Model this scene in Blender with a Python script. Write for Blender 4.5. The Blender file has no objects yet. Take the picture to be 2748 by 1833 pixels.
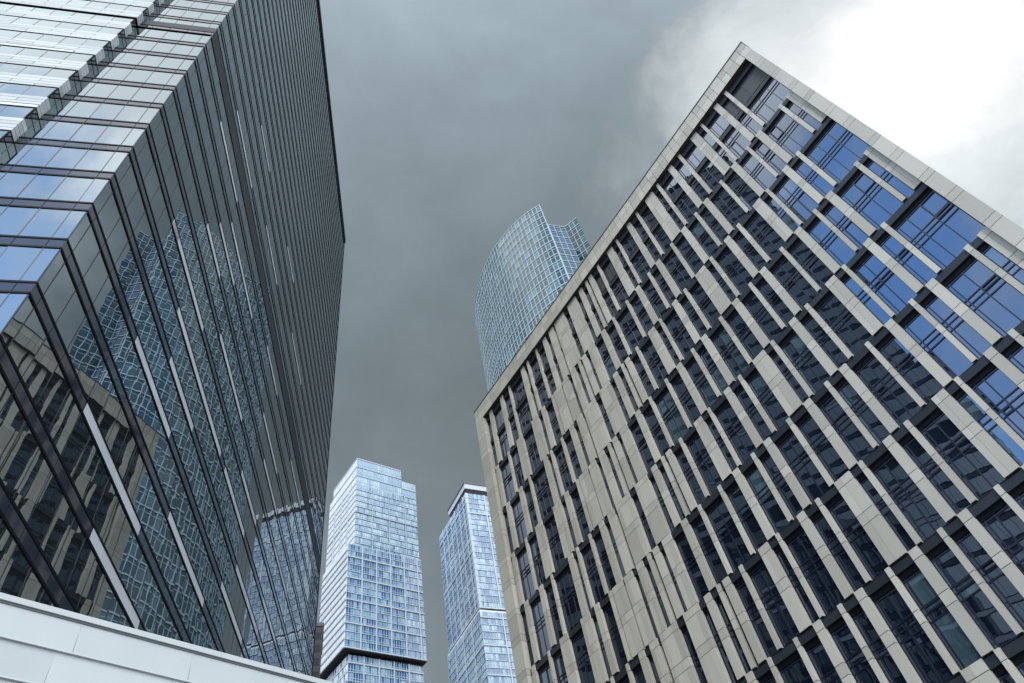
import bpy, math, random
from mathutils import Vector, Matrix
random.seed(7)
R_ = math.radians
SC = bpy.context.scene
COL = SC.collection

# ---------------------------------------------------------------- camera frame
F_PX, W_PX, H_PX = 1876.7, 2748.0, 1833.0
PITCH, ROLL = R_(51.5027), R_(-13.9917)
fw = Vector((0, math.cos(PITCH), math.sin(PITCH)))
rt = Vector((1, 0, 0)); up = rt.cross(fw)
c_, s_ = math.cos(ROLL), math.sin(ROLL)
CAM_X = c_ * rt + s_ * up
CAM_Y = -s_ * rt + c_ * up
cam_d = bpy.data.cameras.new('camera'); cam = bpy.data.objects.new('camera', cam_d); COL.objects.link(cam)
cam.matrix_world = Matrix(((CAM_X.x, CAM_Y.x, -fw.x, 0), (CAM_X.y, CAM_Y.y, -fw.y, 0), (CAM_X.z, CAM_Y.z, -fw.z, 0), (0, 0, 0, 1)))
cam_d.sensor_fit = 'HORIZONTAL'; cam_d.sensor_width = 36.0; cam_d.lens = 36.0 * F_PX / W_PX
cam_d.clip_start = 0.1; cam_d.clip_end = 20000
SC.camera = cam

def in_view_area(pts):
    """rough size in the photograph of a quad of world points (0 when outside the frame)"""
    uv = []
    for p in pts:
        z = fw.dot(p)
        if z < 0.5: return 0.0
        uv.append((CAM_X.dot(p) / z * F_PX, CAM_Y.dot(p) / z * F_PX))
    xs = [min(max(u, -W_PX / 2), W_PX / 2) for u, v in uv]; ys = [min(max(v, -H_PX / 2), H_PX / 2) for u, v in uv]
    if max(xs) - min(xs) < 1 or max(ys) - min(ys) < 1: return 0.0
    a = 0
    for i in range(4):
        j = (i + 1) % 4; a += xs[i] * ys[j] - xs[j] * ys[i]
    return abs(a) / 2

GROUND = -1.6
U = 20.0
def az(deg): return Vector((math.sin(R_(deg)), math.cos(R_(deg)), 0))

# ---------------------------------------------------------------- mesh building
class MB:
    def __init__(self): self.v = []; self.f = []; self.m = []; self.a = []
    def quad(self, p, mat=0, a=0.5):
        n = len(self.v); self.v += [Vector(q) for q in p]; self.f.append(tuple(range(n, n + len(p)))); self.m.append(mat); self.a.append(a)
    def box(self, o, X, Y, Z, mat=0, a=0.5, skip=()):
        """box from corner o with edge vectors X, Y, Z"""
        o = Vector(o); n = len(self.v)
        self.v += [o, o + X, o + X + Y, o + Y, o + Z, o + X + Z, o + X + Y + Z, o + Y + Z]
        fs = [(0, 3, 2, 1), (4, 5, 6, 7), (0, 1, 5, 4), (1, 2, 6, 5), (2, 3, 7, 6), (3, 0, 4, 7)]
        if X.cross(Y).dot(Z) < 0: fs = [tuple(reversed(f)) for f in fs]
        for i, f in enumerate(fs):
            if i in skip: continue
            self.f.append(tuple(n + q for q in f)); self.m.append(mat); self.a.append(a)
    def prism(self, poly, z0, z1, mat=0, a=0.5):
        n = len(self.v); k = len(poly)
        self.v += [Vector((p.x, p.y, z0)) for p in poly] + [Vector((p.x, p.y, z1)) for p in poly]
        self.f += [tuple(range(n + k - 1, n - 1, -1)), tuple(range(n + k, n + 2 * k))]; self.m += [mat, mat]; self.a += [a, a]
        for i in range(k):
            j = (i + 1) % k; self.f.append((n + i, n + j, n + k + j, n + k + i)); self.m.append(mat); self.a.append(a)
    def build(self, name, mats, parent=None):
        if not self.v: return None
        off = ROOT_LOC.get(parent.name, Vector((0, 0, 0))) if parent else Vector((0, 0, 0))
        q = parent
        me = bpy.data.meshes.new(name)
        me.from_pydata([p - off for p in self.v], [], self.f)
        for mt in (mats if isinstance(mats, (list, tuple)) else [mats]): me.materials.append(mt)
        me.polygons.foreach_set('material_index', self.m)
        at = me.attributes.new('vary', 'FLOAT', 'FACE'); at.data.foreach_set('value', self.a)
        me.update()
        o = bpy.data.objects.new(name, me); COL.objects.link(o)
        if parent:
            o.parent = parent; ROOT_LOC[o.name] = off
        return o
ROOT_LOC = {}
def thing(name, label, cat, loc, group=None):
    o = bpy.data.objects.new(name, None); COL.objects.link(o); o.location = loc
    o['label'] = label; o['category'] = cat
    if group: o['group'] = group
    ROOT_LOC[o.name] = Vector(loc)
    return o

# ---------------------------------------------------------------- materials
def nt(name):
    m = bpy.data.materials.new(name); m.use_nodes = True
    t = m.node_tree; b = t.nodes['Principled BSDF']
    return m, t, b
def N(t, k, **kw):
    n = t.nodes.new(k)
    for a, v in kw.items():
        if a.startswith('i_'): n.inputs[a[2:].replace('_', ' ')].default_value = v
        else: setattr(n, a, v)
    return n
def rgb(c): return (c[0], c[1], c[2], 1)

def glass(name, base, ior=3.2, rough=0.015, amp=0.003, scale=1.2, alt=None, alt_from=0.8, stretch=1.0, tint=(1, 1, 1)):
    """coated facade glass: dark body, strong mirror coat, each pane slightly bowed; alt = body colour of panes whose blinds are drawn"""
    m, t, b = nt(name)
    b.inputs['Roughness'].default_value = rough; b.inputs['IOR'].default_value = ior; b.inputs['Specular Tint'].default_value = rgb(tint)
    at = N(t, 'ShaderNodeAttribute', attribute_name='vary')
    tc = N(t, 'ShaderNodeTexCoord')
    mx = N(t, 'ShaderNodeMixRGB', i_Color1=rgb(base), i_Color2=rgb(alt or [min(1, q * 1.8) for q in base]))
    mr = N(t, 'ShaderNodeMapRange'); mr.inputs['From Min'].default_value = alt_from; mr.inputs['From Max'].default_value = 1.0
    t.links.new(at.outputs['Fac'], mr.inputs['Value']); t.links.new(mr.outputs['Result'], mx.inputs['Fac'])
    t.links.new(mx.outputs['Color'], b.inputs['Base Color'])
    mp = N(t, 'ShaderNodeMapping'); mp.inputs['Scale'].default_value = (1, 1, stretch)
    t.links.new(tc.outputs['Object'], mp.inputs['Vector'])
    w = N(t, 'ShaderNodeMath', operation='MULTIPLY'); w.inputs[1].default_value = 3.0
    t.links.new(at.outputs['Fac'], w.inputs[0])
    nz = N(t, 'ShaderNodeTexNoise', noise_dimensions='4D'); nz.inputs['Scale'].default_value = scale; nz.inputs['Detail'].default_value = 1.0
    t.links.new(mp.outputs['Vector'], nz.inputs['Vector']); t.links.new(w.outputs[0], nz.inputs['W'])
    bp = N(t, 'ShaderNodeBump'); bp.inputs['Strength'].default_value = 1.0; bp.inputs['Distance'].default_value = amp
    t.links.new(nz.outputs['Fac'], bp.inputs['Height']); t.links.new(bp.outputs['Normal'], b.inputs['Normal'])
    return m
def solid(name, base, rough=0.6, var=0.12, scale=0.6, ior=1.45, metal=0.0, streak=0.0):
    m, t, b = nt(name)
    b.inputs['Roughness'].default_value = rough; b.inputs['IOR'].default_value = ior; b.inputs['Metallic'].default_value = metal
    tc = N(t, 'ShaderNodeTexCoord'); at = N(t, 'ShaderNodeAttribute', attribute_name='vary')
    nz = N(t, 'ShaderNodeTexNoise'); nz.inputs['Scale'].default_value = scale; nz.inputs['Detail'].default_value = 6; nz.inputs['Roughness'].default_value = 0.65
    mp = N(t, 'ShaderNodeMapping'); mp.inputs['Scale'].default_value = (1, 1, 1 - 0.85 * streak)
    t.links.new(tc.outputs['Object'], mp.inputs['Vector']); t.links.new(mp.outputs['Vector'], nz.inputs['Vector'])
    ad = N(t, 'ShaderNodeMath', operation='ADD'); t.links.new(nz.outputs['Fac'], ad.inputs[0]); t.links.new(at.outputs['Fac'], ad.inputs[1])
    mr = N(t, 'ShaderNodeMapRange'); mr.inputs['From Min'].default_value = 0.5; mr.inputs['From Max'].default_value = 1.5
    mr.inputs['To Min'].default_value = 1 - var; mr.inputs['To Max'].default_value = 1 + var
    t.links.new(ad.outputs[0], mr.inputs['Value'])
    ml = N(t, 'ShaderNodeVectorMath', operation='SCALE'); ml.inputs[0].default_value = base
    t.links.new(mr.outputs['Result'], ml.inputs['Scale']); t.links.new(ml.outputs['Vector'], b.inputs['Base Color'])
    return m

M = {}
M['tower_glass'] = glass('tower_glass', (0.014, 0.018, 0.02), ior=4.3, amp=0.0022, scale=0.62, rough=0.006, tint=(0.85, 0.95, 1.0))
M['tower_spandrel'] = solid('tower_spandrel', (0.022, 0.027, 0.042), rough=0.05, var=0.12, ior=1.5)
M['tower_louvre'] = solid('tower_louvre', (0.026, 0.030, 0.038), rough=0.6, var=0.15, ior=1.25)
M['tower_light_spandrel'] = solid('tower_light_spandrel', (0.50, 0.54, 0.60), rough=0.35, var=0.08)
M['black_trim_and_shade'] = solid('black_trim_and_shade', (0.006, 0.007, 0.010), rough=0.5, var=0.1, ior=1.15)
M['mullion_dark'] = solid('mullion_dark', (0.015, 0.018, 0.024), rough=0.4, var=0.1)
M['bay_cladding'] = solid('bay_cladding', (0.36, 0.40, 0.42), rough=0.5, var=0.14, ior=1.4, streak=0.5)
M['bay_joint'] = solid('bay_joint', (0.10, 0.115, 0.13), rough=0.5, var=0.1)
M['core'] = solid('core', (0.02, 0.02, 0.022), rough=0.8)
M['stone'] = solid('stone', (0.45, 0.437, 0.383), rough=0.72, var=0.15, scale=0.45, streak=0.75)
M['stone_joint'] = solid('stone_joint', (0.045, 0.04, 0.034), rough=0.9)
M['slot_brown'] = solid('slot_brown', (0.07, 0.052, 0.042), rough=0.8)
M['stone_glass'] = glass('stone_glass', (0.004, 0.008, 0.016), tint=(0.66, 0.79, 1.0), ior=2.3, amp=0.0035, scale=0.8, rough=0.01, alt=(0.055, 0.10, 0.12), alt_from=0.86)
M['stone_mullion'] = solid('stone_mullion', (0.007, 0.010, 0.024), rough=0.35)
M['stone_louvre'] = solid('stone_louvre', (0.055, 0.06, 0.066), rough=0.7, var=0.1)
M['stone_transom'] = solid('stone_transom', (0.022, 0.028, 0.036), rough=0.45, var=0.2, ior=1.3)
M['coping'] = solid('coping', (0.09, 0.095, 0.1), rough=0.5)
M['fin_glass'] = glass('fin_glass', (0.012, 0.04, 0.06), ior=1.3, amp=0.006, scale=0.5, alt=(0.05, 0.11, 0.14), alt_from=0.55, rough=0.02)
M['curve_glass'] = glass('curve_glass', (0.015, 0.045, 0.06), ior=1.5, amp=0.006, scale=0.5, alt=(0.075, 0.15, 0.18), alt_from=0.55, rough=0.02)
M['notch_glass'] = glass('notch_glass', (0.010, 0.050, 0.12), ior=1.4, amp=0.006, scale=0.5, rough=0.02)
M['white_frame'] = solid('white_frame', (0.31, 0.40, 0.44), rough=0.4, var=0.06)
M['blue_glass'] = glass('blue_glass', (0.05, 0.135, 0.29), ior=1.75, amp=0.008, scale=0.45, alt=(0.24, 0.39, 0.53), alt_from=0.45, rough=0.02)
M['pale_glass'] = glass('pale_glass', (0.15, 0.29, 0.47), ior=1.8, amp=0.008, scale=0.45, alt=(0.36, 0.50, 0.62), alt_from=0.3, rough=0.03)
M['white_panel'] = solid('white_panel', (0.66, 0.70, 0.73), rough=0.45, var=0.10, scale=0.2)
M['pale_frame'] = solid('pale_frame', (0.42, 0.50, 0.57), rough=0.45, var=0.10, scale=0.2)
M['white_metal'] = solid('white_metal', (0.385, 0.425, 0.448), rough=0.42, var=0.10, scale=0.9, streak=0.7)
M['white_lip'] = solid('white_lip', (0.42, 0.46, 0.50), rough=0.4, var=0.05)
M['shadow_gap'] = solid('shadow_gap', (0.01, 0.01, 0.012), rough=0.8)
M['dark_cladding'] = solid('dark_cladding', (0.025, 0.028, 0.03), rough=0.5)
M['roofing'] = solid('roofing', (0.18, 0.18, 0.18), rough=0.9)
M['paving'] = solid('paving', (0.26, 0.255, 0.245), rough=0.85, var=0.2, scale=0.3)

Zv = Vector((0, 0, 1))

# ---------------------------------------------------------------- ground
mb = MB(); S_ = 3000
mb.quad([(-S_, -S_, GROUND), (S_, -S_, GROUND), (S_, S_, GROUND), (-S_, S_, GROUND)])
g = mb.build('ground', M['paving']); g['kind'] = 'structure'

# ---------------------------------------------------------------- dark glass tower on the left
def build_glass_tower():
    yA, yB = -13.8, -109.95
    Nc = az(-56.1) * U
    dA, dB = az(yA), az(yB)
    nA = Vector((math.cos(R_(yA)), -math.sin(R_(yA)), 0)); nB = Vector((-dB.y, dB.x, 0))
    if nB.dot(Nc) > 0: nB = -nB
    root = thing('glass_tower', 'tall dark mirror glass tower filling the left side, with grey bands wrapping its sharp corner', 'tower', (Nc.x, Nc.y, GROUND))
    LA, LB, BAY0 = 69.2, 48.0, 5.2
    PIT, Z0, ROOF = 3.2622, 23.59, 152.6
    TILT = 0.017
    def A(s, z, e=0): return Nc + dA * s - nA * e + Zv * z
    def B(s, z, e=0): return Nc + dB * s - nB * e + Zv * z
    core = MB()
    poly = [A(0.3, 0, 0.3), A(LA - 0.1, 0, 0.3), A(LA - 0.1, 0, 0.3) + dB * LB, B(LB, 0, 0.3)]
    core.prism(poly, GROUND, ROOF - 0.6, 0); core.build('core_wall', M['core'], root)
    strips = {}
    for s0, s1, z in [(5.96, 14.2, 23.7), (10.1, 17.2, 20.5), (7.3, 14.1, 30.2), (11.2, 16.8, 33.3), (10.0, 22.5, 36.8), (5.8, 13.9, 40), (9.5, 13.8, 46.9),
                      (16.8, 25.3, 43.5), (11.1, 16.6, 50.1), (12.8, 22.2, 53.4), (17.0, 25.6, 26.8), (28.4, 35.8, 30.1), (27.9, 34.3, 40.1), (31.1, 40.3, 33.5),
                      (5.7, 12.5, 56.8), (5.9, 7.1, 40.2), (7.1, 14.3, 63.0), (16.2, 25, 59.3), (27.9, 34.2, 57.2), (30.8, 38.8, 50.6), (24.0, 31.5, 37.0), (33.5, 41, 46.8),
                      (40.5, 47, 37.0), (37, 46, 27.0), (42, 50, 43.4), (46, 53, 30.1), (20, 27, 66.3), (36, 44, 69.5), (12, 17, 72.8), (28, 33, 76.1), (44, 52, 56.5), (50, 58, 33.5)]:
        strips.setdefault(round((z - 23.9) / PIT), []).append((s0, s1))
    mullA = [0.61 + 1.315 * i for i in range(60) if 0.61 + 1.315 * i < LA - 0.2]
    mullB = [0.6 + 1.22 * i for i in range(5) if 0.6 + 1.22 * i < BAY0 - 0.3]
    HS = 0.70                                   # spandrel height
    for k in range(-8, 40):
        zb = Z0 + PIT * k; zt = zb + HS; z1 = min(zb + PIT, ROOF - 1.6)
        if zb > ROOF - 2: break
        mech = k in (11,)
        zlo = max(zt, GROUND)
        if k == 10: z1 -= 0.45
        if mech: zt = zb + 2.0; zlo = zt
        # ---- long right-hand face: glass band
        w = MB(); edges = [0.02] + mullA + [LA]
        for i in range(len(edges) - 1):
            a, b = edges[i], edges[i + 1]; r1, r2, r3 = [random.gauss(0, 0.0028) for _ in range(3)]
            hh = z1 - zlo
            t_ = TILT * hh / 2.56
            w.quad([A(a, zlo, -t_ / 2 + r1), A(b, zlo, -t_ / 2 + r2), A(b, z1, t_ / 2 + r3), A(a, z1, t_ / 2 + r1 + r3 - r2)], 0, random.random() * 0.7)
        for s in mullA:
            w.box(A(s - 0.022, zlo, 0.05), dA * 0.044, nA * 0.062, Zv * (z1 - zlo), 1, skip=(0, 1))
        w.build('window_band', [M['tower_glass'], M['mullion_dark']], root)
        # ---- right face: spandrel band, with its two black trims
        sp = MB(); zz0 = zb - (0.45 if mech else 0)
        sp.box(A(0.0, zz0, 0.1), dA * LA, nA * 0.105, Zv * (zt - zz0), 2 if mech else 0, 0.5)
        for zz in (zz0, zt):
            sp.box(A(0.0, zz - 0.06, 0.1), dA * LA, nA * 0.135, Zv * 0.12, 1)
        for i, s in enumerate(mullA):
            sp.box(A(s - 0.012, zz0 + 0.045, 0.02), dA * 0.024, nA * 0.029, Zv * (zt - zz0 - 0.09), 1, skip=(0, 1))
        sb = sp.build('spandrel_band', [M['tower_spandrel'], M['black_trim_and_shade'], M['tower_louvre']], root)
        for (s0, s1) in strips.get(k, []):
            if mech: continue
            ls = MB(); n = max(1, round((s1 - s0) / 1.315)); q = (s1 - s0) / n
            for i in range(n):
                ls.box(A(s0 + i * q + 0.01, zt - HS + 0.06, 0.0), dA * (q - 0.02), nA * 0.014, Zv * (HS - 0.12), 0, random.random())
            o = ls.build('light_strip', [M['tower_light_spandrel']], sb); o['label'] = 'pale grey strip within a dark spandrel band'
        # ---- short left-hand face up to the projecting bay
        w = MB(); edges = [0.02] + mullB + [BAY0]
        for i in range(len(edges) - 1):
            a, b = edges[i], edges[i + 1]; r1, r2, r3 = [random.gauss(0, 0.0028) for _ in range(3)]
            w.quad([B(b, zlo, r1), B(a, zlo, r2), B(a, z1, r3), B(b, z1, r1 + r3 - r2)], 0, random.random() * 0.7)
        for s in mullB:
            w.box(B(s - 0.022, zlo, 0.05), dB * 0.044, nB * 0.062, Zv * (z1 - zlo), 1, skip=(0, 1))
        w.build('window_band', [M['tower_glass'], M['mullion_dark']], root)
        sp = MB(); zt2 = zb + HS
        sp.box(B(0.0, zb, 0.1), dB * BAY0, nB * 0.105, Zv * (zt2 - zb), 0)
        if zlo > zt2: sp.box(B(0.0, zt2 + 0.05, 0.1), dB * BAY0, nB * 0.103, Zv * (zlo - zt2 - 0.05), 2)
        for zz in (zb, zt2):
            sp.box(B(0.0, zz - 0.055, 0.1), dB * BAY0, nB * 0.135, Zv * 0.11, 1)
        for s in mullB:
            sp.box(B(s - 0.012, zb + 0.045, 0.02), dB * 0.024, nB * 0.036, Zv * (zt2 - zb - 0.09), 1, skip=(0, 1))
        sp.build('spandrel_band', [M['tower_spandrel'], M['black_trim_and_shade'], M['tower_louvre']], root)
        # ---- projecting bay farther along the left face: glass row over pale cladding courses
        PR = 0.62; zc = zb + 1.72; ze = z1 if z1 < ROOF - 2 else ROOF - 1.6
        if zb < GROUND: continue
        bw = MB(); nb = 32; p = 1.3
        dark_at = random.randrange(-6, nb)
        for i in range(nb):
            a = BAY0 + 0.05 + i * p; r1, r2, r3 = [random.gauss(0, 0.002) for _ in range(3)]
            v = 0.95 if random.random() < 0.06 else random.random() * 0.5
            bw.quad([B(a + p - 0.05, zc, -PR + 0.025 + r1), B(a, zc, -PR + 0.025 + r2), B(a, ze - 0.06, -PR + 0.025 + r3), B(a + p - 0.05, ze - 0.06, -PR + 0.025 + r1 + r3 - r2)], 0, v)
            bw.box(B(a + p - 0.05, zc, -PR + 0.06), dB * 0.05, nB * 0.045, Zv * (ze - 0.06 - zc), 1, skip=(0, 1))
        # open dark end of the glass row
        bw.quad([B(BAY0 + 0.012, zc, 0), B(BAY0 + 0.012, zc, -PR + 0.1), B(BAY0 + 0.012, ze, -PR + 0.1), B(BAY0 + 0.012, ze, 0)], 0, 0.2)
        bw.box(B(BAY0, zc + 0.75, -PR + 0.02), dB * 0.05, nB * -0.56, Zv * 0.06, 2)
        bw.box(B(BAY0, zc, -PR + 0.0), dB * 0.06, nB * -0.09, Zv * (ze - zc), 2)
        bw.build('bay_window_band', [M['tower_glass'], M['bay_joint'], M['black_trim_and_shade']], root)
        bc = MB(); courses = [(zb + 0.06, zb + 0.42), (zb + 0.46, zb + 0.86), (zb + 0.90, zb + 1.29), (zb + 1.33, zc)]
        x = BAY0
        for ci, (q0, q1) in enumerate(courses):
            x = BAY0; j = 0
            while x < BAY0 + nb * p - 0.1:
                L = p * random.choice([2, 2, 3]) if j else p * (1 + ci % 2)
                L = min(L, BAY0 + nb * p - x)
                bc.box(B(x, q0, 0.02), dB * (L - 0.04), nB * (PR + 0.0), Zv * (q1 - q0), 0, random.random())
                x += L; j += 1
        bc.box(B(BAY0, zb - 0.02, 0.02), dB * (nb * p), nB * (PR + 0.02), Zv * 0.10, 1)
        bc.quad([B(BAY0 + nb * p, zb + .06, -PR + 0.05), B(BAY0 + 0.04, zb + .06, -PR + 0.05), B(BAY0 + 0.04, zc, -PR + 0.05), B(BAY0 + nb * p, zc, -PR + 0.05)], 2)
        bo = bc.build('bay_cladding_band', [M['bay_cladding'], M['black_trim_and_shade'], M['bay_joint']], root)
        if random.random() < 0.75:
            for _ in range(random.choice([1, 2, 2])):
                vs = MB(); a = BAY0 + random.choice([0.0, 1, 3, 6, 9, 13, 18]) * p; n = random.choice([2, 3, 4])
                vs.box(B(a, zb + 0.40, -PR), dB * (n * p), nB * 0.02, Zv * 0.05, 1)
                vs.box(B(a, zb + 0.07, -PR - 0.002), dB * (n * p), nB * 0.008, Zv * 0.335, 0)
                o = vs.build('vent_strip', [M['tower_light_spandrel'], M['black_trim_and_shade']], bo)
    # corner glazing bead, roof edge
    cb = MB(); cb.box(A(0, GROUND, 0.05), dA * 0.05, nA * 0.07, Zv * (ROOF - GROUND - 1), 0); cb.build('corner_bead', M['tower_spandrel'], root)
    fv = MB(); fv.box(A(LA - 0.02, GROUND, 0.4), dA * 0.3, nA * 0.46, Zv * (ROOF - GROUND - 0.5), 0); fv.build('end_fin', M['tower_louvre'], root)
    rf = MB()
    rf.box(A(-0.15, ROOF - 1.6, 0.6), dA * (LA + 0.45), nA * 0.85, Zv * 1.6, 0)
    rf.box(B(0.7, ROOF - 1.6, 0.6), dB * (LB - 0.7), nB * 0.85, Zv * 1.6, 0)
    rf.build('roof_parapet', M['tower_louvre'], root)
build_glass_tower()

# ---------------------------------------------------------------- beige stone building on the right
def build_stone_building():
    K = U / 22.0
    yr = -42.304 + 180
    d = az(yr)
    Lc = Vector((-0.441, 3.948, 0)) * U
    n = Vector((d.y, -d.x, 0))
    if n.dot(Lc) > 0: n = -n
    dist = -n.dot(Lc); sf = -Lc.dot(d)
    E = 0.45; cc = (dist + E) / dist
    def P(s, z, e=0): return Lc + d * s - n * e + Zv * z
    def ss(s): return sf + (s * K - sf) * cc
    def zz(z): return z * K * cc
    root = thing('stone_building', 'beige stone office block with staggered pilasters and dark windows, rising across the right side', 'building', (Lc.x, Lc.y, GROUND))
    W, H = 72.42 * K, 91.95 * K
    FI0, FI1, FT = 2.3 * K, 71.15 * K, 88.45 * K    # inner edges of the frame
    DEP = 34.0
    body = MB()
    body.prism([P(0.1, 0, 1.25), P(W - 0.1, 0, 1.25), P(W - 0.1, 0, DEP), P(0.1, 0, DEP)], GROUND, H - 0.5, 0)
    body.build('wall', M['core'], root)
    for nm, a in (('side_wall', 0.0), ('side_wall', W - 0.12)):
        sw = MB(); sw.box(P(a, GROUND, DEP), d * 0.12, n * (DEP - 1.0), Zv * (H - 0.3 - GROUND), 0); sw.build(nm, M['stone'], root)
    # ---- frame: top beam and two end piers, in jointed panels
    G = 0.045
    fb = MB(); x = 0; i = 0
    while x < W - 0.05:
        L = min([1.0, 1.45][i % 2], W - x)
        for (q0, q1) in ((FT, FT + (H - FT) * 0.52), (FT + (H - FT) * 0.52, H - 0.12)):
            fb.box(P(x + G / 2, q0 + G / 2, 1.2), d * (L - G), n * 1.2, Zv * (q1 - q0 - G), 0, random.random())
        x += L; i += 1
    fb.box(P(0.05, FT + 0.02, 1.2), d * (W - 0.1), n * 1.17, Zv * (H - FT - 0.2), 1)
    fb.build('top_frame', [M['stone'], M['stone_joint']], root)
    cp = MB(); cp.box(P(-0.06, H - 0.11, 1.6), d * (W + 0.12), n * 1.68, Zv * 0.12, 0); cp.build('coping', M['coping'], root)
    T = [zz(q) for q in (88.9, 75.75, 67.45, 59.2, 51.0, 42.75, 34.65, 26.55, 18.45, 10.35, 2.3)] + [GROUND]
    for a, b in ((0.0, FI0), (FI1, W)):
        pr = MB(); cuts = [GROUND]
        for i in range(len(T) - 2, 0, -1):
            lo, hi = T[i + 1], T[i]; m = (lo + hi) / 2
            cuts += [m - 0.42, m + 0.42, hi - 0.75, hi]
        m = (T[1] + T[0]) / 2; cuts += [T[1] + 3.3, T[1] + 4.1, T[1] + 7.2, T[1] + 8.0, FT]
        cuts = sorted(set(cuts))
        for q0, q1 in zip(cuts, cuts[1:]):
            if q1 - q0 < 0.05: continue
            pr.box(P(a, q0 + G / 2, 1.2), d * (b - a), n * 1.2, Zv * (q1 - q0 - G), 0, random.random())
        pr.box(P(a + 0.03, GROUND, 1.2), d * (b - a - 0.06), n * 1.17, Zv * (FT - GROUND), 1)
        pr.build('end_pier', [M['stone'], M['stone_joint']], root)
    # ---- pilasters per two-storey row (alternating layout)
    EV = [(4.25, 5.12), (7.9, 8.76), (10.65, 11.07), (14.7, 15.66), (16.5, 16.96), (19.25, 19.67), (21.45, 22.35), (23.28, 24.53), (25.0, 27.6), (28.75, 30.95),
          (31.9, 32.74), (33.69, 34.16), (34.58, 35.4), (36.88, 37.29), (39.55, 40.75), (41.78, 42.14), (44.5, 45.32), (46.71, 47.12), (49.0, 50.68), (51.64, 52.06),
          (54.35, 55.17), (56.52, 56.97), (59.33, 60.5), (61.46, 61.83), (64.17, 64.95), (66.3, 66.76)]
    OD = [(3.38, 4.1), (7.04, 7.42), (9.74, 11.4), (14.2, 14.58), (14.72, 15.95), (16.97, 17.85), (19.78, 20.28), (20.56, 22.4), (22.73, 24.2), (25.0, 26.08),
          (26.93, 27.46), (27.92, 28.8), (29.55, 30.98), (32.8, 33.63), (35.5, 35.9), (38.65, 39.03), (40.9, 41.7), (43.6, 44.0), (45.4, 46.2), (48.52, 48.95),
          (50.8, 51.62), (53.45, 53.86), (55.27, 56.05), (58.35, 58.75), (60.6, 61.4), (63.25, 63.65), (65.05, 65.88), (68.94, 69.4), (70.25, 71.3)]
    pil, win, tra = [], [], []
    for r in range(len(T) - 1):
        zt, zb = T[r], T[r + 1]
        if zt - zb < 1.2: continue
        lay = EV if r % 2 == 0 else OD
        iv = [(ss(a), ss(b)) for a, b in lay]
        # pilasters
        for a, b in iv:
            top = zt if r else FT + 0.6
            m = (zb + zt) / 2 if r else zb + 3.7
            cuts = [zb, m - 0.42, m + 0.42, zt - 0.72, top] if r else [zb, m - 0.42, m + 0.42, zb + 7.0, zb + 7.8, top]
            w = b - a; nv = 1 if w < 0.95 else 2 if w < 1.7 else 3
            vs = [a, b] if nv == 1 else ([a, a + w * 0.42, b] if nv == 2 else [a, a + w * 0.22, a + w * 0.7, b])
            mb = MB()
            for q0, q1 in zip(cuts, cuts[1:]):
                for j, (v0, v1) in enumerate(zip(vs, vs[1:])):
                    mb.box(P(v0 + (G / 3 if j else 0), q0 + G / 2, E + 0.42), d * (v1 - v0 - (G / 3 if j else 0)), n * 0.42, Zv * (q1 - q0 - G), 0, random.random())
            mb.box(P(a + 0.04, zb, E + 0.41), d * (w - 0.08), n * 0.385, Zv * (top - zb - 0.02), 1)
            pil.append((in_view_area([P(a, zb, E), P(b, zb, E), P(b, top, E), P(a, top, E)]), mb))
        # openings
        gaps = []; x = FI0
        for a, b in iv + [(FI1, FI1)]:
            if a - x > 0.05: gaps.append((x, a))
            x = max(x, b)
        for a, b in gaps:
            w = b - a; ztt = zt if r else FT
            TH = 0.62 if r else 0.95
            if w > 0.28:
                tb = MB()
                tb.box(P(a + 0.01, ztt - 0.10 - TH, E + 0.52), d * (w - 0.02), n * 0.37, Zv * TH, 0, random.random())
                tb.box(P(a + 0.005, ztt - 0.10, E + 0.52), d * (w - 0.01), n * 0.28, Zv * 0.10, 1)
                tb.box(P(a + 0.005, ztt - 0.10 - TH - 0.42, E + 0.52), d * (w - 0.01), n * 0.19, Zv * 0.42, 1)  # black strip painted in for the soffit shade below the transom
                if r == 0:
                    t2 = MB(); t2.box(P(a + 0.01, zz(81.3), E + 0.52), d * (w - 0.02), n * 0.34, Zv * 0.62, 0, random.random())
                    t2.box(P(a + 0.005, zz(81.3) - 0.42, E + 0.52), d * (w - 0.01), n * 0.19, Zv * 0.42, 1)  # same painted shade strip, below the middle transom
                    tra.append((in_view_area([P(a, zz(81.3), E), P(b, zz(81.3), E), P(b, zz(81.3) + .62, E), P(a, zz(81.3) + .62, E)]), t2))
                tra.append((in_view_area([P(a, ztt - TH, E), P(b, ztt - TH, E), P(b, ztt, E), P(a, ztt, E)]), tb))
            # window
            gl = MB(); fr = MB(); e = E + 0.42
            z0, z1 = zb, ztt - 0.1
            if w <= 0.28:
                fr.quad([P(a, z0, e), P(b, z0, e), P(b, z1, e), P(a, z1, e)], 1)
            else:
                m = (zb + ztt) / 2 if r else zb + 3.7
                hz = [z0 + 0.06, m - 0.5, m + 0.02, m + 0.5, ztt - 0.1 - TH - 0.55]
                if r == 0: hz = [z0 + 0.06, m - 0.5, m + 0.02, zz(81.3) - 0.5, zz(81.3) + 1.1, ztt - TH - 0.7]
                nvv = max(1, round(w / 1.25)); off = random.uniform(-0.12, 0.12)
                vv = [a + 0.03] + [a + w * ((i + off) / nvv) for i in range(1, nvv)] + [b - 0.03]
                if w > 1.0: vv = sorted(set(vv + [a + 0.3]))
                hs = sorted(hz); hs2 = [z0] + hs + [z1]
                vb = [a] + vv + [b]; blind = random.random() < 0.17
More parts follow.
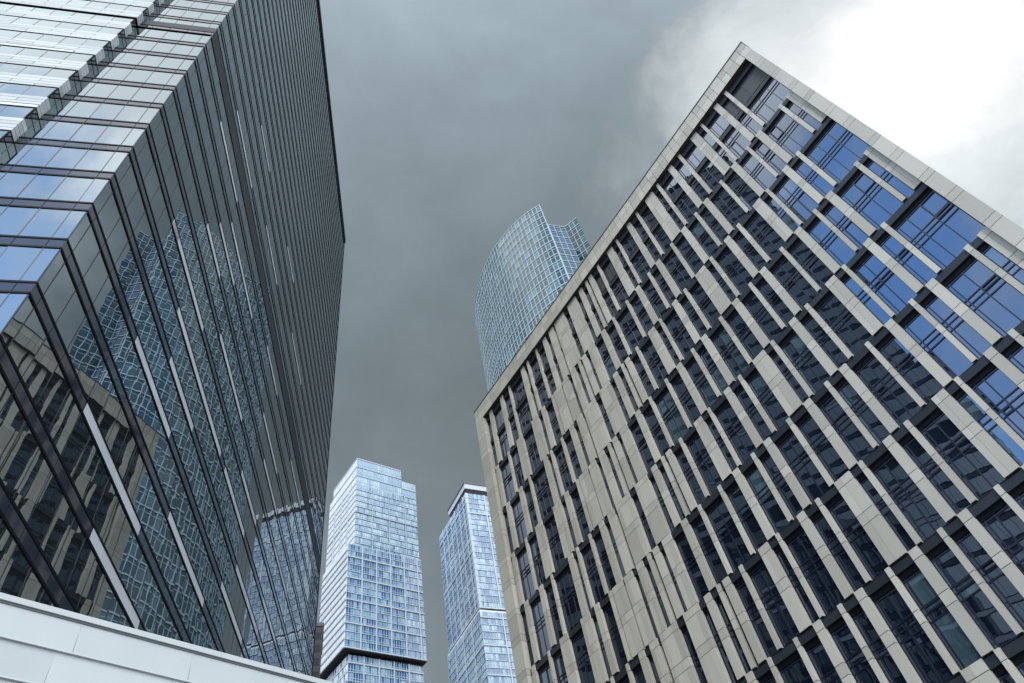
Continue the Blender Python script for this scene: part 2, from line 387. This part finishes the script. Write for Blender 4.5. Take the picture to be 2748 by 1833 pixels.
                for j in range(len(hs2) - 1):
                    for i in range(len(vb) - 1):
                        if vb[i + 1] - vb[i] < 0.02 or hs2[j + 1] - hs2[j] < 0.02: continue
                        r1, r2, r3 = [random.gauss(0, 0.004) for _ in range(3)]
                        v = random.uniform(0.9, 1.0) if (blind and random.random() < 0.6) else random.random() * 0.88
                        lv = r == 0 and (a > ss(64.9) or ss(35.3) < a < ss(37.5)) and hs2[j] > zz(81.3)
                        gl.quad([P(vb[i], hs2[j], e + r1), P(vb[i + 1], hs2[j], e + r2), P(vb[i + 1], hs2[j + 1], e + r3), P(vb[i], hs2[j + 1], e + r1 + r3 - r2)], 1 if lv else 0, v)
                for q in hs: fr.box(P(a, q - 0.05, e + 0.03), d * w, n * 0.09, Zv * 0.10, 0)
                for v in vv: fr.box(P(v - 0.045, z0, e + 0.03), d * 0.09, n * 0.085, Zv * (z1 - z0), 0)
                # opening sashes show a thicker frame
                if w > 1.0:
                    for _ in range(random.choice([1, 2])):
                        i = random.randrange(1, max(2, len(vv)))
                        if i >= len(vv): continue
                        j = random.randrange(0, len(hs) - 1); x0, x1, q0, q1 = vv[i - 1], vv[i], hs[j], hs[j + 1]
                        if x1 - x0 < 0.4 or q1 - q0 < 0.4: continue
                        for o_, X, Z in ((P(x0, q0, e), x1 - x0, 0.12), (P(x0, q1 - 0.12, e), x1 - x0, 0.12), (P(x0, q0 + .12, e), 0.1, q1 - q0 - .24), (P(x1 - 0.1, q0 + .12, e), 0.1, q1 - q0 - .24)):
                            fr.box(o_, d * X, n * 0.105, Zv * Z, 0)
            win.append((in_view_area([P(a, z0, e), P(b, z0, e), P(b, z1, e), P(a, z1, e)]), fr, gl))
    def split(lst, name, mats):
        lst.sort(key=lambda q: -q[0])
        for q in lst[:100]: q[1].build(name, mats, root)
        rest = MB()
        for q in lst[100:]: merge(rest, q[1], 0)
        o = rest.build(name, mats, root)
        if o: o['kind'] = 'stuff'
    def merge(A, B, k):
        n0 = len(A.v); A.v += B.v; A.f += [tuple(n0 + i for i in f) for f in B.f]; A.m += [q + k for q in B.m]; A.a += B.a
    split(pil, 'pilaster', [M['stone'], M['stone_joint']])
    split(tra, 'transom', [M['stone_transom'], M['black_trim_and_shade']])
    win.sort(key=lambda q: -q[0])
    for q in win[:100]:
        o = q[1].build('window', [M['stone_mullion'], M['slot_brown']], root)
        q[2].build('pane', [M['stone_glass'], M['stone_louvre']], o)
    rest = MB()
    for q in win[100:]:
        merge(rest, q[1], 0); merge(rest, q[2], 2)
    o = rest.build('window', [M['stone_mullion'], M['slot_brown'], M['stone_glass'], M['stone_louvre']], root); o['kind'] = 'stuff'
    rf = MB(); rf.prism([P(0.2, 0, 1.3), P(W - 0.2, 0, 1.3), P(W - 0.2, 0, DEP - .1), P(0.2, 0, DEP - .1)], H - 0.5, H - 0.35, 0); rf.build('roof', M['roofing'], root)
build_stone_building()

# ---------------------------------------------------------------- curved glass tower behind the stone building
def build_curved_tower():
    HT = 300.0
    pts = [(10.0, 1.83), (7.89, 1.8163), (5.10, 1.7788), (2.78, 1.7303), (1.03, 1.6843), (-0.65, 1.6239), (-2.05, 1.5636), (-3.12, 1.4974), (-3.8, 1.4385), (-4.2, 1.3753), (-4.30, 1.31)]
    cv = [az(a) * (HT / t) for a, t in pts]
    # resample the curve at an even module
    seg = []
    def cr(p0, p1, p2, p3, t): return 0.5 * ((2 * p1) + (p2 - p0) * t + (2 * p0 - 5 * p1 + 4 * p2 - p3) * t * t + (3 * p1 - p0 - 3 * p2 + p3) * t ** 3)
    ext = [cv[0] * 2 - cv[1]] + cv + [cv[-1] * 2 - cv[-2]]
    dense = []
    for i in range(1, len(ext) - 2):
        for j in range(40): dense.append(cr(ext[i - 1], ext[i], ext[i + 1], ext[i + 2], j / 40))
    dense.append(cv[-1])
    back = [cv[-1] + Vector((6, 22, 0)), cv[-1] + Vector((22, 40, 0))]
    step = 2.05; curve = [dense[0]]; acc = 0
    for p, q in zip(dense, dense[1:]):
        acc += (q - p).length
        if acc >= step: curve.append(q); acc = 0
    Q0 = az(9.3) * (HT / 1.722); Q1 = az(12.38) * (HT / 1.6583); Q2 = az(14.66) * (HT / 1.6759)
    Q3 = Q2 * 1.12 + Vector((-3, 0, 0))
    root = thing('curved_tower', 'pale blue glass tower with curved grid front and notched top, behind beige roof', 'tower', (cv[4].x, cv[4].y, GROUND))
    cen = (cv[3] + cv[-1]) / 2 + Vector((18, 28, 0))
    def line(p, q, st=2.05):
        k = max(1, round((q - p).length / st)); return [p.lerp(q, i / k) for i in range(k + 1)]
    tip_in = line(cv[0] + (Q0 - cv[0]) * 0.0, Q0)
    faces = [(curve, 'curve_glass', 'curved_window_band'), (line(Q0, Q1, 2.9), 'notch_glass', 'notch_window_band'), (line(Q1, Q2, 2.3), 'fin_glass', 'fin_window_band'),
             (tip_in, 'notch_glass', 'side_window_band')]
    core = MB()
    poly = [p.lerp(cen, 0.02) for p in curve[::-3]] + [Q0 + Vector((2, 3, 0)), Q1 + Vector((0, 2.5, 0)), Q2 + Vector((-0.6, 1.2, 0)), Q3, back[1], back[0]]
    core.prism(poly, GROUND, HT - 1.5, 0); core.build('core_wall', M['core'], root)
    FL = 5.65; nf = int((HT - GROUND) / FL)
    for pl, mt, nm in faces:
        for k in range(nf):
            z1 = HT - k * FL; z0 = max(z1 - FL, GROUND)
            b = MB(); d0 = (pl[-1] - pl[0]).normalized()
            for i in range(len(pl) - 1):
                p, q = pl[i], pl[i + 1]; t = (q - p); L = t.length; t = t / L
                nn = Vector((t.y, -t.x, 0))
                if nn.dot(-p) < 0: nn = -nn
                if nm == 'side_window_band': nn = Vector((t.y, -t.x, 0)) if Vector((t.y, -t.x, 0)).x > 0 else -Vector((t.y, -t.x, 0))
                r = random.gauss(0, 0.006)
                b.quad([p + Zv * z0 + nn * r, q + Zv * z0 - nn * r, q + Zv * z1 - nn * r, p + Zv * z1 + nn * r], 0, random.random())
                o = p - t * 0.14 - nn * 0.02
                b.box(o + Zv * z0, t * 0.28, nn * 0.2, Zv * (z1 - z0), 1, skip=(0, 1))
                b.box(p - nn * 0.02 + Zv * (z1 - 0.5), t * L, nn * 0.26, Zv * 0.50, 1)
                b.box(p - nn * 0.02 + Zv * (z1 - 2.0), t * L, nn * 0.10, Zv * 0.22, 1)
            b.build(nm, [M[mt], M['white_frame']], root)
    tipb = MB()
    p = cv[0]; t = (curve[1] - curve[0]).normalized()
    tipb.box(p + Zv * GROUND - t * 0.25, t * 0.5, Vector((0, 1, 0)) * 0.5, Zv * (HT - GROUND), 0); tipb.build('edge_post', M['white_frame'], root)
build_curved_tower()

# ---------------------------------------------------------------- curtain-wall boxes for the two far towers
def wall_bands(root, p, q, z0, z1, floor, cols, glass_a, glass_b, frame, name, vline=0.35, hline=0.55, big_v=None, big_h=3, depth=0.35, half=True, bigw=0.9):
    """one mesh per storey of the wall p->q"""
    t = (q - p); L = t.length; t = t / L
    nn = Vector((t.y, -t.x, 0))
    if nn.dot(-p) < 0: nn = -nn
    nf = max(1, round((z1 - z0) / floor)); fh = (z1 - z0) / nf
    runs = []
    for k in range(nf):
        a, b = z0 + k * fh, z0 + (k + 1) * fh
        m = MB(); w = L / cols; run = 0; v = 0
        for i in range(cols):
            if run <= 0: v = random.random(); run = random.choice([1, 1, 2, 3, 5])
            run -= 1
            o = p + t * (i * w)
            g = 0 if random.random() < 0.75 else 1
            r = random.gauss(0, 0.01)
            hh = (b - a)
            zs = [a, a + hh * 0.36, b] if half else [a, b]
            for c0, c1 in zip(zs, zs[1:]):
                vv = min(1, max(0, v + random.gauss(0, 0.12)))
                m.quad([o + Zv * c0 + nn * r, o + t * w + Zv * c0 - nn * r, o + t * w + Zv * c1 - nn * r, o + Zv * c1 + nn * r], g, vv)
            big = big_v and i and i % big_v == 0
            m.box(o - t * ((bigw if big else vline) / 2) + Zv * a - nn * 0.02, t * (bigw if big else vline), nn * ((depth + .15) if big else depth * 0.5), Zv * hh, 2, skip=(0, 1))
            if half: m.box(o + Zv * (a + hh * 0.36 - 0.1) - nn * 0.02, t * w, nn * depth * 0.3, Zv * 0.2, 2)
        bh = bigw if (big_h and k % big_h == 0) else hline
        m.box(p + Zv * a - nn * 0.02, t * L, nn * (depth + (0.2 if bh == bigw else 0)), Zv * bh, 2)
        m.build(name, [M[glass_a], M[glass_b], M[frame]], root)
def cap(root, name, poly, z0, z1, mat):
    m = MB(); m.prism(poly, z0, z1, 0); return m.build(name, M[mat], root)
def inset(poly, d):
    c = Vector((0, 0, 0))
    for p in poly: c += p
    c /= len(poly)
    return [p + (c - p).normalized() * d for p in poly]

def build_stepped_tower():
    D = 15 * U
    root = thing('stepped_tower', 'distant white and blue skyscraper of offset boxes, with stepped top and black recess', 'skyscraper', (az(-19.9) * D)[:2] + (GROUND,))
    C = az(-19.86) * D; CR = az(-13.74) * (1.0544 * D); CL = az(-22.34) * (1.101 * D)
    e1 = (CR - C); e2 = (CL - C); u1, u2 = e1.normalized(), e2.normalized()
    ZT = 0.9239 * D
    # wider middle box
    zt_b, zb_b = 0.7562 * D * 0.985, 0.5712 * D * 0.985
    Cb = az(-20.42) * (D * 0.985)
    CbR = Cb + u1 * (e1.length * 1.10); CbL = Cb + u2 * (e2.length * 0.86)
    CL2 = C + u2 * (e2.length * 1.04)
    poly_u = [C, CR, CR + e2, CL]; poly_b = [Cb, CbR, CbR + (CbL - Cb), CbL]
    cap(root, 'core_wall', inset(poly_u, 0.6), zt_b - 5, ZT - 11.3, 'core')
    cap(root, 'core_wall', inset(poly_b, 0.6), zb_b + 0.4, zt_b - 0.3, 'core')
    fl = 3.9
    wall_bands(root, C, CR, zt_b - 4, ZT - 11, fl, 34, 'pale_glass', 'blue_glass', 'white_frame', 'upper_window_band', vline=0.18, hline=0.30, big_v=9, big_h=7, bigw=0.45)
    wall_bands(root, CL, C, zt_b - 40, ZT - 11, fl, 16, 'white_panel', 'white_panel', 'white_lip', 'upper_cladding_band', vline=0.5, hline=0.5, big_v=4, big_h=8, half=False)
    wall_bands(root, Cb, CbR, zb_b, zt_b, fl, 32, 'blue_glass', 'pale_glass', 'pale_frame', 'lower_window_band', vline=0.16, hline=0.28, big_v=6, big_h=3, bigw=0.62)
    wall_bands(root, CbL, Cb, zb_b, zt_b, fl, 18, 'white_panel', 'white_panel', 'white_lip', 'lower_cladding_band', vline=0.25, hline=0.9, big_h=0, half=False)
    # crown: set back a little, two heights
    k1 = C + u1 * (e1.length * 0.76)
    cr = [C + u2 * 0.3 + u1 * .3, k1 + u2 * .3, k1 + u2 * (e2.length * .9), C + u2 * (e2.length * 0.9) + u1 * .3]
    cap(root, 'crown_core', inset(cr, 0.7), ZT - 11, ZT + 7, 'core')
    cap(root, 'crown_core', inset([k1 + u1 * .2 + u2 * .5, CR - u1 * .5 + u2 * .5, CR - u1 * .5 + e2 * .9, k1 + u1 * .2 + e2 * .9], 0.5), ZT - 11, ZT - .4, 'core')
    wall_bands(root, cr[0], cr[1], ZT - 11, ZT + 8, 6.3, 22, 'pale_glass', 'pale_glass', 'white_frame', 'crown_window_band', vline=0.3, hline=0.5, big_h=0, bigw=0.7)
    wall_bands(root, cr[3], cr[0], ZT - 11, ZT + 8, 6.3, 12, 'white_panel', 'white_panel', 'white_lip', 'crown_cladding_band', vline=0.5, hline=0.6, big_h=0, half=False)
    wall_bands(root, C + u1 * (e1.length * 0.76), CR, ZT - 11, ZT, 5.5, 8, 'pale_glass', 'pale_glass', 'white_frame', 'crown_window_band', vline=0.3, hline=0.5, big_h=0)
    wall_bands(root, CL, C, ZT - 11, ZT, 5.5, 12, 'white_panel', 'white_panel', 'white_lip', 'crown_cladding_band', vline=0.5, hline=0.6, big_h=0, half=False)
    cap(root, 'roof', [k1 + u1 * .1, CR, CR + e2, k1 + e2 + u1 * .1], ZT - 0.2, ZT + 0.25, 'white_lip')
    cap(root, 'crown_roof', [p - u1 * 0.3 - u2 * .3 for p in cr], ZT + 7.9, ZT + 8.5, 'white_lip')
    cap(root, 'ledge', poly_b, zt_b - 0.3, zt_b + 0.2, 'white_lip')
    # shadow gap and the base block under it
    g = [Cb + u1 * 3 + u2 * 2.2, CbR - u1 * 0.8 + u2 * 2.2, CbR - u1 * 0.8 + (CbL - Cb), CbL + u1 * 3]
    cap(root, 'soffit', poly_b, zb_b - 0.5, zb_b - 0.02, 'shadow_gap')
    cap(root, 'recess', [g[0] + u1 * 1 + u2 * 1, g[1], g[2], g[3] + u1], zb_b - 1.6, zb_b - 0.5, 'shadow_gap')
    wall_bands(root, g[0], g[1], 0, zb_b - 1.5, fl, 30, 'blue_glass', 'pale_glass', 'pale_frame', 'base_window_band', vline=0.18, hline=0.3, big_v=6, big_h=3, bigw=0.6)
    wall_bands(root, g[3], g[0], 0, zb_b - 1.5, fl, 14, 'white_panel', 'blue_glass', 'white_lip', 'base_cladding_band', vline=0.6, hline=0.6, big_h=0)
    cap(root, 'base_core', inset(g, .6), GROUND, zb_b - 1.7, 'core')
build_stepped_tower()

def build_slim_tower():
    D = 17 * U
    root = thing('slim_tower', 'slim blue skyscraper with white corner and overhanging roof slab, half behind beige building', 'skyscraper', (az(-8.5) * D)[:2] + (GROUND,))
    C = az(-8.6) * D; u1 = az(57.3); u2 = az(-35.7)
    L1, L2 = 0.104 * D, 0.131 * D
    ZT = 0.845 * D; ZR = 0.8714 * D
    CR, CL = C + u1 * L1, C + u2 * L2
    cap(root, 'core_wall', inset([C, CR, CR + u2 * L2, CL], .7), GROUND, ZT, 'core')
    zs = 0.612 * D; fl = 3.9
    wall_bands(root, C, CR, zs, ZT, fl, 26, 'blue_glass', 'pale_glass', 'pale_frame', 'window_band', vline=0.16, hline=0.25, big_v=9, big_h=16, bigw=0.8)
    wall_bands(root, CL, C, zs, ZT, fl, 20, 'blue_glass', 'pale_glass', 'pale_frame', 'side_window_band', vline=0.16, hline=0.22, big_v=3, big_h=9, bigw=0.6)
    # white corner post and the set-out lower block
    m = MB(); m.box(C - u1 * 0.2 - u2 * 0.2 + Zv * zs, u1 * 1.5, u2 * 1.5, Zv * (ZT - zs), 0); m.build('corner_post', M['pale_frame'], root)
    C2 = C + u2 * 2 - u1 * 1.0 ; C2 = C - u1 * 5 + u2 * 5
    CR2 = C2 + u1 * (L1 + 1); CL2 = C2 + u2 * (L2 - 6)
    C2 = C - u1 * 1.0 - u2 * 1.2; CR2 = CR - u2 * 1.2; CL2 = CL - u1 * 1.0
    cap(root, 'lower_core', inset([C2, CR2, CR2 + u2 * L2, CL2], .9), GROUND, zs - 3, 'core')
    wall_bands(root, C2, CR2, 0, zs - 2.5, fl, 26, 'blue_glass', 'pale_glass', 'pale_frame', 'lower_window_band', vline=0.14, hline=0.3, big_v=9, big_h=4, bigw=0.7)
    wall_bands(root, CL2, C2, 0, zs - 2.5, fl, 20, 'pale_glass', 'blue_glass', 'pale_frame', 'lower_side_band', vline=0.3, hline=0.3, big_v=5, big_h=6, bigw=0.8)
    cap(root, 'ledge', [C2, CR2, CR2 + u2 * 4, CL2], zs - 2.6, zs - 1.6, 'white_panel')
    # roof: glass lantern, thin white slab, dark soffit
    r = [C - u1 * .5 - u2 * .5, CR + u1 * .5 - u2 * .5, CR + u2 * L2 * .62, C + u2 * L2 * .62 - u1 * .5]
    cap(root, 'roof_recess', inset(r, 1.2), ZT, ZR - 5.2, 'shadow_gap')
    cap(root, 'roof_fascia', inset(r, 0.6), ZR - 5.2, ZR - 1.5, 'white_lip')
    cap(root, 'roof_slab', r, ZR - 1.4, ZR, 'coping')
    st = [C + u2 * (L2 * .62), C + u2 * L2, CR + u2 * L2, CR + u2 * L2 * .62]
    cap(root, 'shoulder_roof', st, ZT - 0.3, ZT + 0.3, 'white_lip')
build_slim_tower()

# ---------------------------------------------------------------- dark slab glimpsed beside the stepped tower
def build_dark_block():
    D = 150.0
    a0 = az(-22.62) * D; t = az(68); u = az(-22)
    root = thing('dark_block', 'small dark building with ladder-like slits, wedged between the dark glass tower and the white skyscraper', 'building', (a0.x, a0.y, GROUND))
    Ht = 0.607 * D
    p = a0 - t * 8; poly = [p, a0 + t * 0.9, a0 + t * 0.9 + u * 12, p + u * 12]
    cap(root, 'wall', poly, GROUND, Ht, 'dark_cladding')
    for k in range(14):
        z = Ht - 1.2 - k * 3.0
        m = MB(); m.box(p + t * 5.0 - u * 0.05 + Zv * (z - 1.9), t * 3.6, u * 0.03, Zv * 1.6, 0, 0.3); m.build('window', M['stone_transom'], root)
    m = MB(); m.box(p - t * .2 - u * .2 + Zv * Ht, t * 9.3, u * 12.4, Zv * 0.8, 0); m.build('parapet', M['coping'], root)
build_dark_block()

# ---------------------------------------------------------------- white metal pavilion at the lower left
def build_pavilion():
    h = 9.0
    p0 = az(-46.45) * (h / 0.613); p1 = az(-21.66) * (h / 0.521)
    t = (p1 - p0).normalized(); nn = Vector((t.y, -t.x, 0))
    if nn.dot(-p0) < 0: nn = -nn
    root = thing('white_pavilion', 'low white metal clad wall with a slim raised coping, crossing the bottom left corner', 'wall', (p0.x, p0.y, GROUND))
    a, L = p0 - t * 9, 40.0
    j0 = (az(-40.5) * (1 / 1)).normalized()
    def hit(d):   # distance along the wall where a bearing meets its face
        den = nn.dot(d); k = nn.dot(p0) / den; return (d * k - a).dot(t)
    s1, s2 = hit(az(-40.5)), hit(az(-32.2)); mod = s2 - s1
    core = MB(); core.box(a - nn * 7 + Zv * GROUND, t * L, nn * 6.9, Zv * (h - GROUND - 0.1), 0); core.build('wall', M['white_lip'], root)
    ch = 0.66; z = h - 0.12; k = 0
    while z > 3.0:
        m = MB(); x = s1 + (mod * 0.5 if k % 2 else 0) - mod * 6 if False else s1 - mod * 6 - (0.28 * k)
        z0 = z - ch
        while x < L:
            x0, x1 = max(x, 0), min(x + mod, L)
            if x1 - x0 > 0.02:
                # each course leans out slightly at its foot and laps the one below
                A, B = a + t * (x0 + 0.004), a + t * (x1 - 0.004); v = random.random()
                m.quad([A + Zv * z0 + nn * 0.035, B + Zv * z0 + nn * 0.035, B + Zv * z, A + Zv * z], 0, v)
                m.quad([A + Zv * z0 - nn * 0.02, B + Zv * z0 - nn * 0.02, B + Zv * z0 + nn * 0.035, A + Zv * z0 + nn * 0.035], 1, v)
                m.box(a + t * (x0 - 0.006) + Zv * (z0 + 0.01) - nn * 0.03, t * 0.008, nn * 0.045, Zv * (ch - 0.02), 1)
            x += mod
        m.box(a + Zv * (z0 - 0.03) - nn * 0.02, t * L, nn * 0.075, Zv * 0.03, 1)
        m.build('panel_course', [M['white_metal'], M['white_lip']], root)
        z = z0 - 0.03; k += 1
    m = MB(); m.box(a - nn * 0.5 + Zv * (h - 0.12), t * L, nn * 0.56, Zv * 0.12, 0); m.box(a - nn * 0.1 + Zv * (h - 0.16), t * L, nn * 0.125, Zv * 0.04, 1)
    m.build('coping', [M['white_metal'], M['bay_joint']], root)
build_pavilion()

# ---------------------------------------------------------------- sky and sun
SUN_AZ, SUN_EL = 179.0, 42.0
wd = bpy.data.worlds.new('World'); SC.world = wd; wd.use_nodes = True
t = wd.node_tree; bg = t.nodes['Background']
sky = N(t, 'ShaderNodeTexSky', sky_type='NISHITA', sun_disc=False, sun_elevation=R_(SUN_EL), sun_rotation=R_(SUN_AZ), air_density=1.0, dust_density=0.3, ozone_density=2.5)
tc = N(t, 'ShaderNodeTexCoord')
def M_(op, a, b=None, c=None, clamp=False):
    n = N(t, 'ShaderNodeMath', operation=op, use_clamp=clamp)
    for i, q in enumerate((a, b, c)):
        if q is None: continue
        if isinstance(q, (int, float)): n.inputs[i].default_value = q
        else: t.links.new(q, n.inputs[i])
    return n.outputs[0]
def dot(v):
    n = N(t, 'ShaderNodeVectorMath', operation='DOT_PRODUCT'); t.links.new(tc.outputs['Generated'], n.inputs[0]); n.inputs[1].default_value = v
    return n.outputs['Value']
def angle(v): return M_('MULTIPLY', M_('ARCCOSINE', dot(v)), 180 / math.pi)
def dirv(a, e): v = az(a) * math.cos(R_(e)); v.z = math.sin(R_(e)); return v
def noise(scale, detail, rough, off=0, stretch=1.0, dist=0.4):
    mp = N(t, 'ShaderNodeMapping'); mp.inputs['Location'].default_value = (off, off * .7, off * 1.3); mp.inputs['Scale'].default_value = (1, 1, stretch)
    t.links.new(tc.outputs['Generated'], mp.inputs['Vector'])
    n = N(t, 'ShaderNodeTexNoise'); n.inputs['Scale'].default_value = scale; n.inputs['Detail'].default_value = detail; n.inputs['Roughness'].default_value = rough
    n.inputs['Distortion'].default_value = dist
    t.links.new(mp.outputs['Vector'], n.inputs['Vector']); return n.outputs['Fac']
def ramp(fac, stops):
    n = N(t, 'ShaderNodeValToRGB'); n.color_ramp.interpolation = 'LINEAR'
    el = n.color_ramp.elements
    while len(el) > len(stops): el.remove(el[-1])
    while len(el) < len(stops): el.new(1.0)
    for e, (p, c) in zip(el, stops): e.position = p; e.color = rgb(c)
    t.links.new(fac, n.inputs['Fac']); return n.outputs['Color']
def mix(f, a, b, mode='MIX'):
    n = N(t, 'ShaderNodeMixRGB', blend_type=mode)
    for i, q in ((0, f), (1, a), (2, b)):
        if isinstance(q, (int, float)): n.inputs[i].default_value = q
        elif isinstance(q, tuple): n.inputs[i].default_value = rgb(q)
        else: t.links.new(q, n.inputs[i])
    return n.outputs[0]
def smooth(v, a, b):
    n = N(t, 'ShaderNodeMapRange', interpolation_type='SMOOTHSTEP'); t.links.new(v, n.inputs['Value'])
    n.inputs['From Min'].default_value = a; n.inputs['From Max'].default_value = b; return n.outputs['Result']
nD_ = noise(3.0, 9, 0.58, 5.2, 1.0, 0.25); nA_ = noise(2.6, 8, 0.55, 3.1); nB_ = noise(1.3, 3, 0.5, 7.7); nC_ = noise(6.0, 8, 0.6, 1.3)
front = dot(dirv(0, 35))
u = M_('ADD', front, M_('MULTIPLY', M_('SUBTRACT', nA_, 0.5), 0.10))
u01 = M_('MULTIPLY_ADD', u, 0.5, 0.5)
CW = 1.22
# storm-grey deck ahead that breaks into bright white cloud overhead and behind
deck = ramp(u01, [(0.0, (CW, CW * 1.04, CW * 1.08)), (0.59, (CW, CW * 1.04, CW * 1.08)), (0.67, (0.66, 0.73, 0.78)), (0.78, (0.46, 0.525, 0.565)), (0.855, (0.255, 0.312, 0.348)),
                  (0.905, (0.190, 0.236, 0.264)), (0.96, (0.146, 0.180, 0.200)), (1.0, (0.126, 0.152, 0.166))])
deck = mix(1.0, deck, M_('MULTIPLY', M_('MULTIPLY_ADD', nD_, 0.85, 0.76), M_('MULTIPLY_ADD', nB_, 0.34, 1.06)), 'MULTIPLY')
deck = mix(1.0, deck, M_('MULTIPLY_ADD', noise(7.5, 9, 0.62, 6.6, 1.0, 0.5), 0.34, 0.84), 'MULTIPLY')
# bright break in the cloud at the upper right
ga = M_('ADD', angle(dirv(58.5, 49)), M_('MULTIPLY', M_('SUBTRACT', nD_, 0.5), 30.0))
gl01 = M_('DIVIDE', ga, 45.0)
glow = ramp(gl01, [(0.0, (1.18, 1.18, 1.18)), (0.10, (1.00, 1.02, 1.03)), (0.16, (0.82, 0.87, 0.89)), (0.22, (0.74, 0.80, 0.825)), (0.31, (0.64, 0.70, 0.73)), (0.40, (0.38, 0.44, 0.475)), (0.50, (0.255, 0.305, 0.335)), (0.64, (0.16, 0.195, 0.215)), (1.0, (0.08, 0.10, 0.11))])
glow = mix(1.0, glow, M_('MULTIPLY_ADD', nC_, 0.60, 0.70), 'MULTIPLY')
deck = mix(1.0, deck, glow, 'LIGHTEN')
edge = M_('SUBTRACT', 1.0, smooth(M_('ADD', angle(dirv(-163, 61)), M_('MULTIPLY', M_('SUBTRACT', nA_, 0.5), 20.0)), 2, 8))
deck = mix(edge, deck, (1.9, 1.95, 2.0))
e2 = M_('SUBTRACT', 1.0, smooth(M_('ADD', angle(dirv(-148, 68)), M_('MULTIPLY', M_('SUBTRACT', nA_, 0.5), 16.0)), 4, 11))
deck = mix(e2, deck, (1.45, 1.5, 1.55))
e3 = M_('SUBTRACT', 1.0, smooth(M_('ADD', angle(dirv(-118, 66)), M_('MULTIPLY', M_('SUBTRACT', nA_, 0.5), 24.0)), 7, 18))
deck = mix(e3, deck, (2.3, 2.4, 2.45))
# a rift of blue sky behind the camera
skyc = mix(1.0, mix(1.0, sky.outputs['Color'], (0.1, 0.1, 0.1), 'MULTIPLY'), (0.30, 0.62, 1.18), 'ADD')
b1 = M_('SUBTRACT', 1.0, smooth(M_('ADD', angle(dirv(-133, 31)), M_('MULTIPLY', M_('SUBTRACT', nA_, 0.5), 24.0)), 17, 25))
b2 = M_('SUBTRACT', 1.0, smooth(M_('ADD', angle(dirv(-160, 46)), M_('MULTIPLY', M_('SUBTRACT', nA_, 0.5), 40.0)), 10, 17))
bm = M_('MAXIMUM', b1, b2)
wisp = smooth(noise(4.2, 7, 0.6, 9.4, 1.0, 0.6), 0.44, 0.70)
blue = mix(M_("MULTIPLY", wisp, 0.62), skyc, (1.2, 1.28, 1.36))
blue = mix(1.0, blue, M_('MULTIPLY_ADD', b1, 0.55, 1.0), 'MULTIPLY')
blue = mix(M_('MULTIPLY', b2, 0.06), blue, (1.15, 1.24, 1.32))
final = mix(bm, deck, blue)
fill_glow = M_('SUBTRACT', 1.0, smooth(angle(dirv(145, 22)), 10, 48))  # broad unseen glow added to the sky behind, to light the stone front
final = mix(1.0, final, M_('MULTIPLY_ADD', fill_glow, 0.9, 1.0), 'MULTIPLY')
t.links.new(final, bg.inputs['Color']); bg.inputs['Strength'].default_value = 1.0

sl = bpy.data.lights.new('sun', 'SUN'); sl.energy = 1.4; sl.angle = R_(18); sl.color = (1.0, 0.98, 0.94)
so = bpy.data.objects.new('sun', sl); COL.objects.link(so)
so.rotation_euler = dirv(SUN_AZ, SUN_EL).to_track_quat('Z', 'Y').to_euler()

SC.view_settings.view_transform = 'Standard'; SC.view_settings.look = 'None'; SC.view_settings.exposure = 0; SC.view_settings.gamma = 1
SC.cycles.use_denoising = True
SC.cycles.max_bounces = 8; SC.cycles.glossy_bounces = 5; SC.cycles.diffuse_bounces = 3
SC.cycles.sample_clamp_indirect = 6
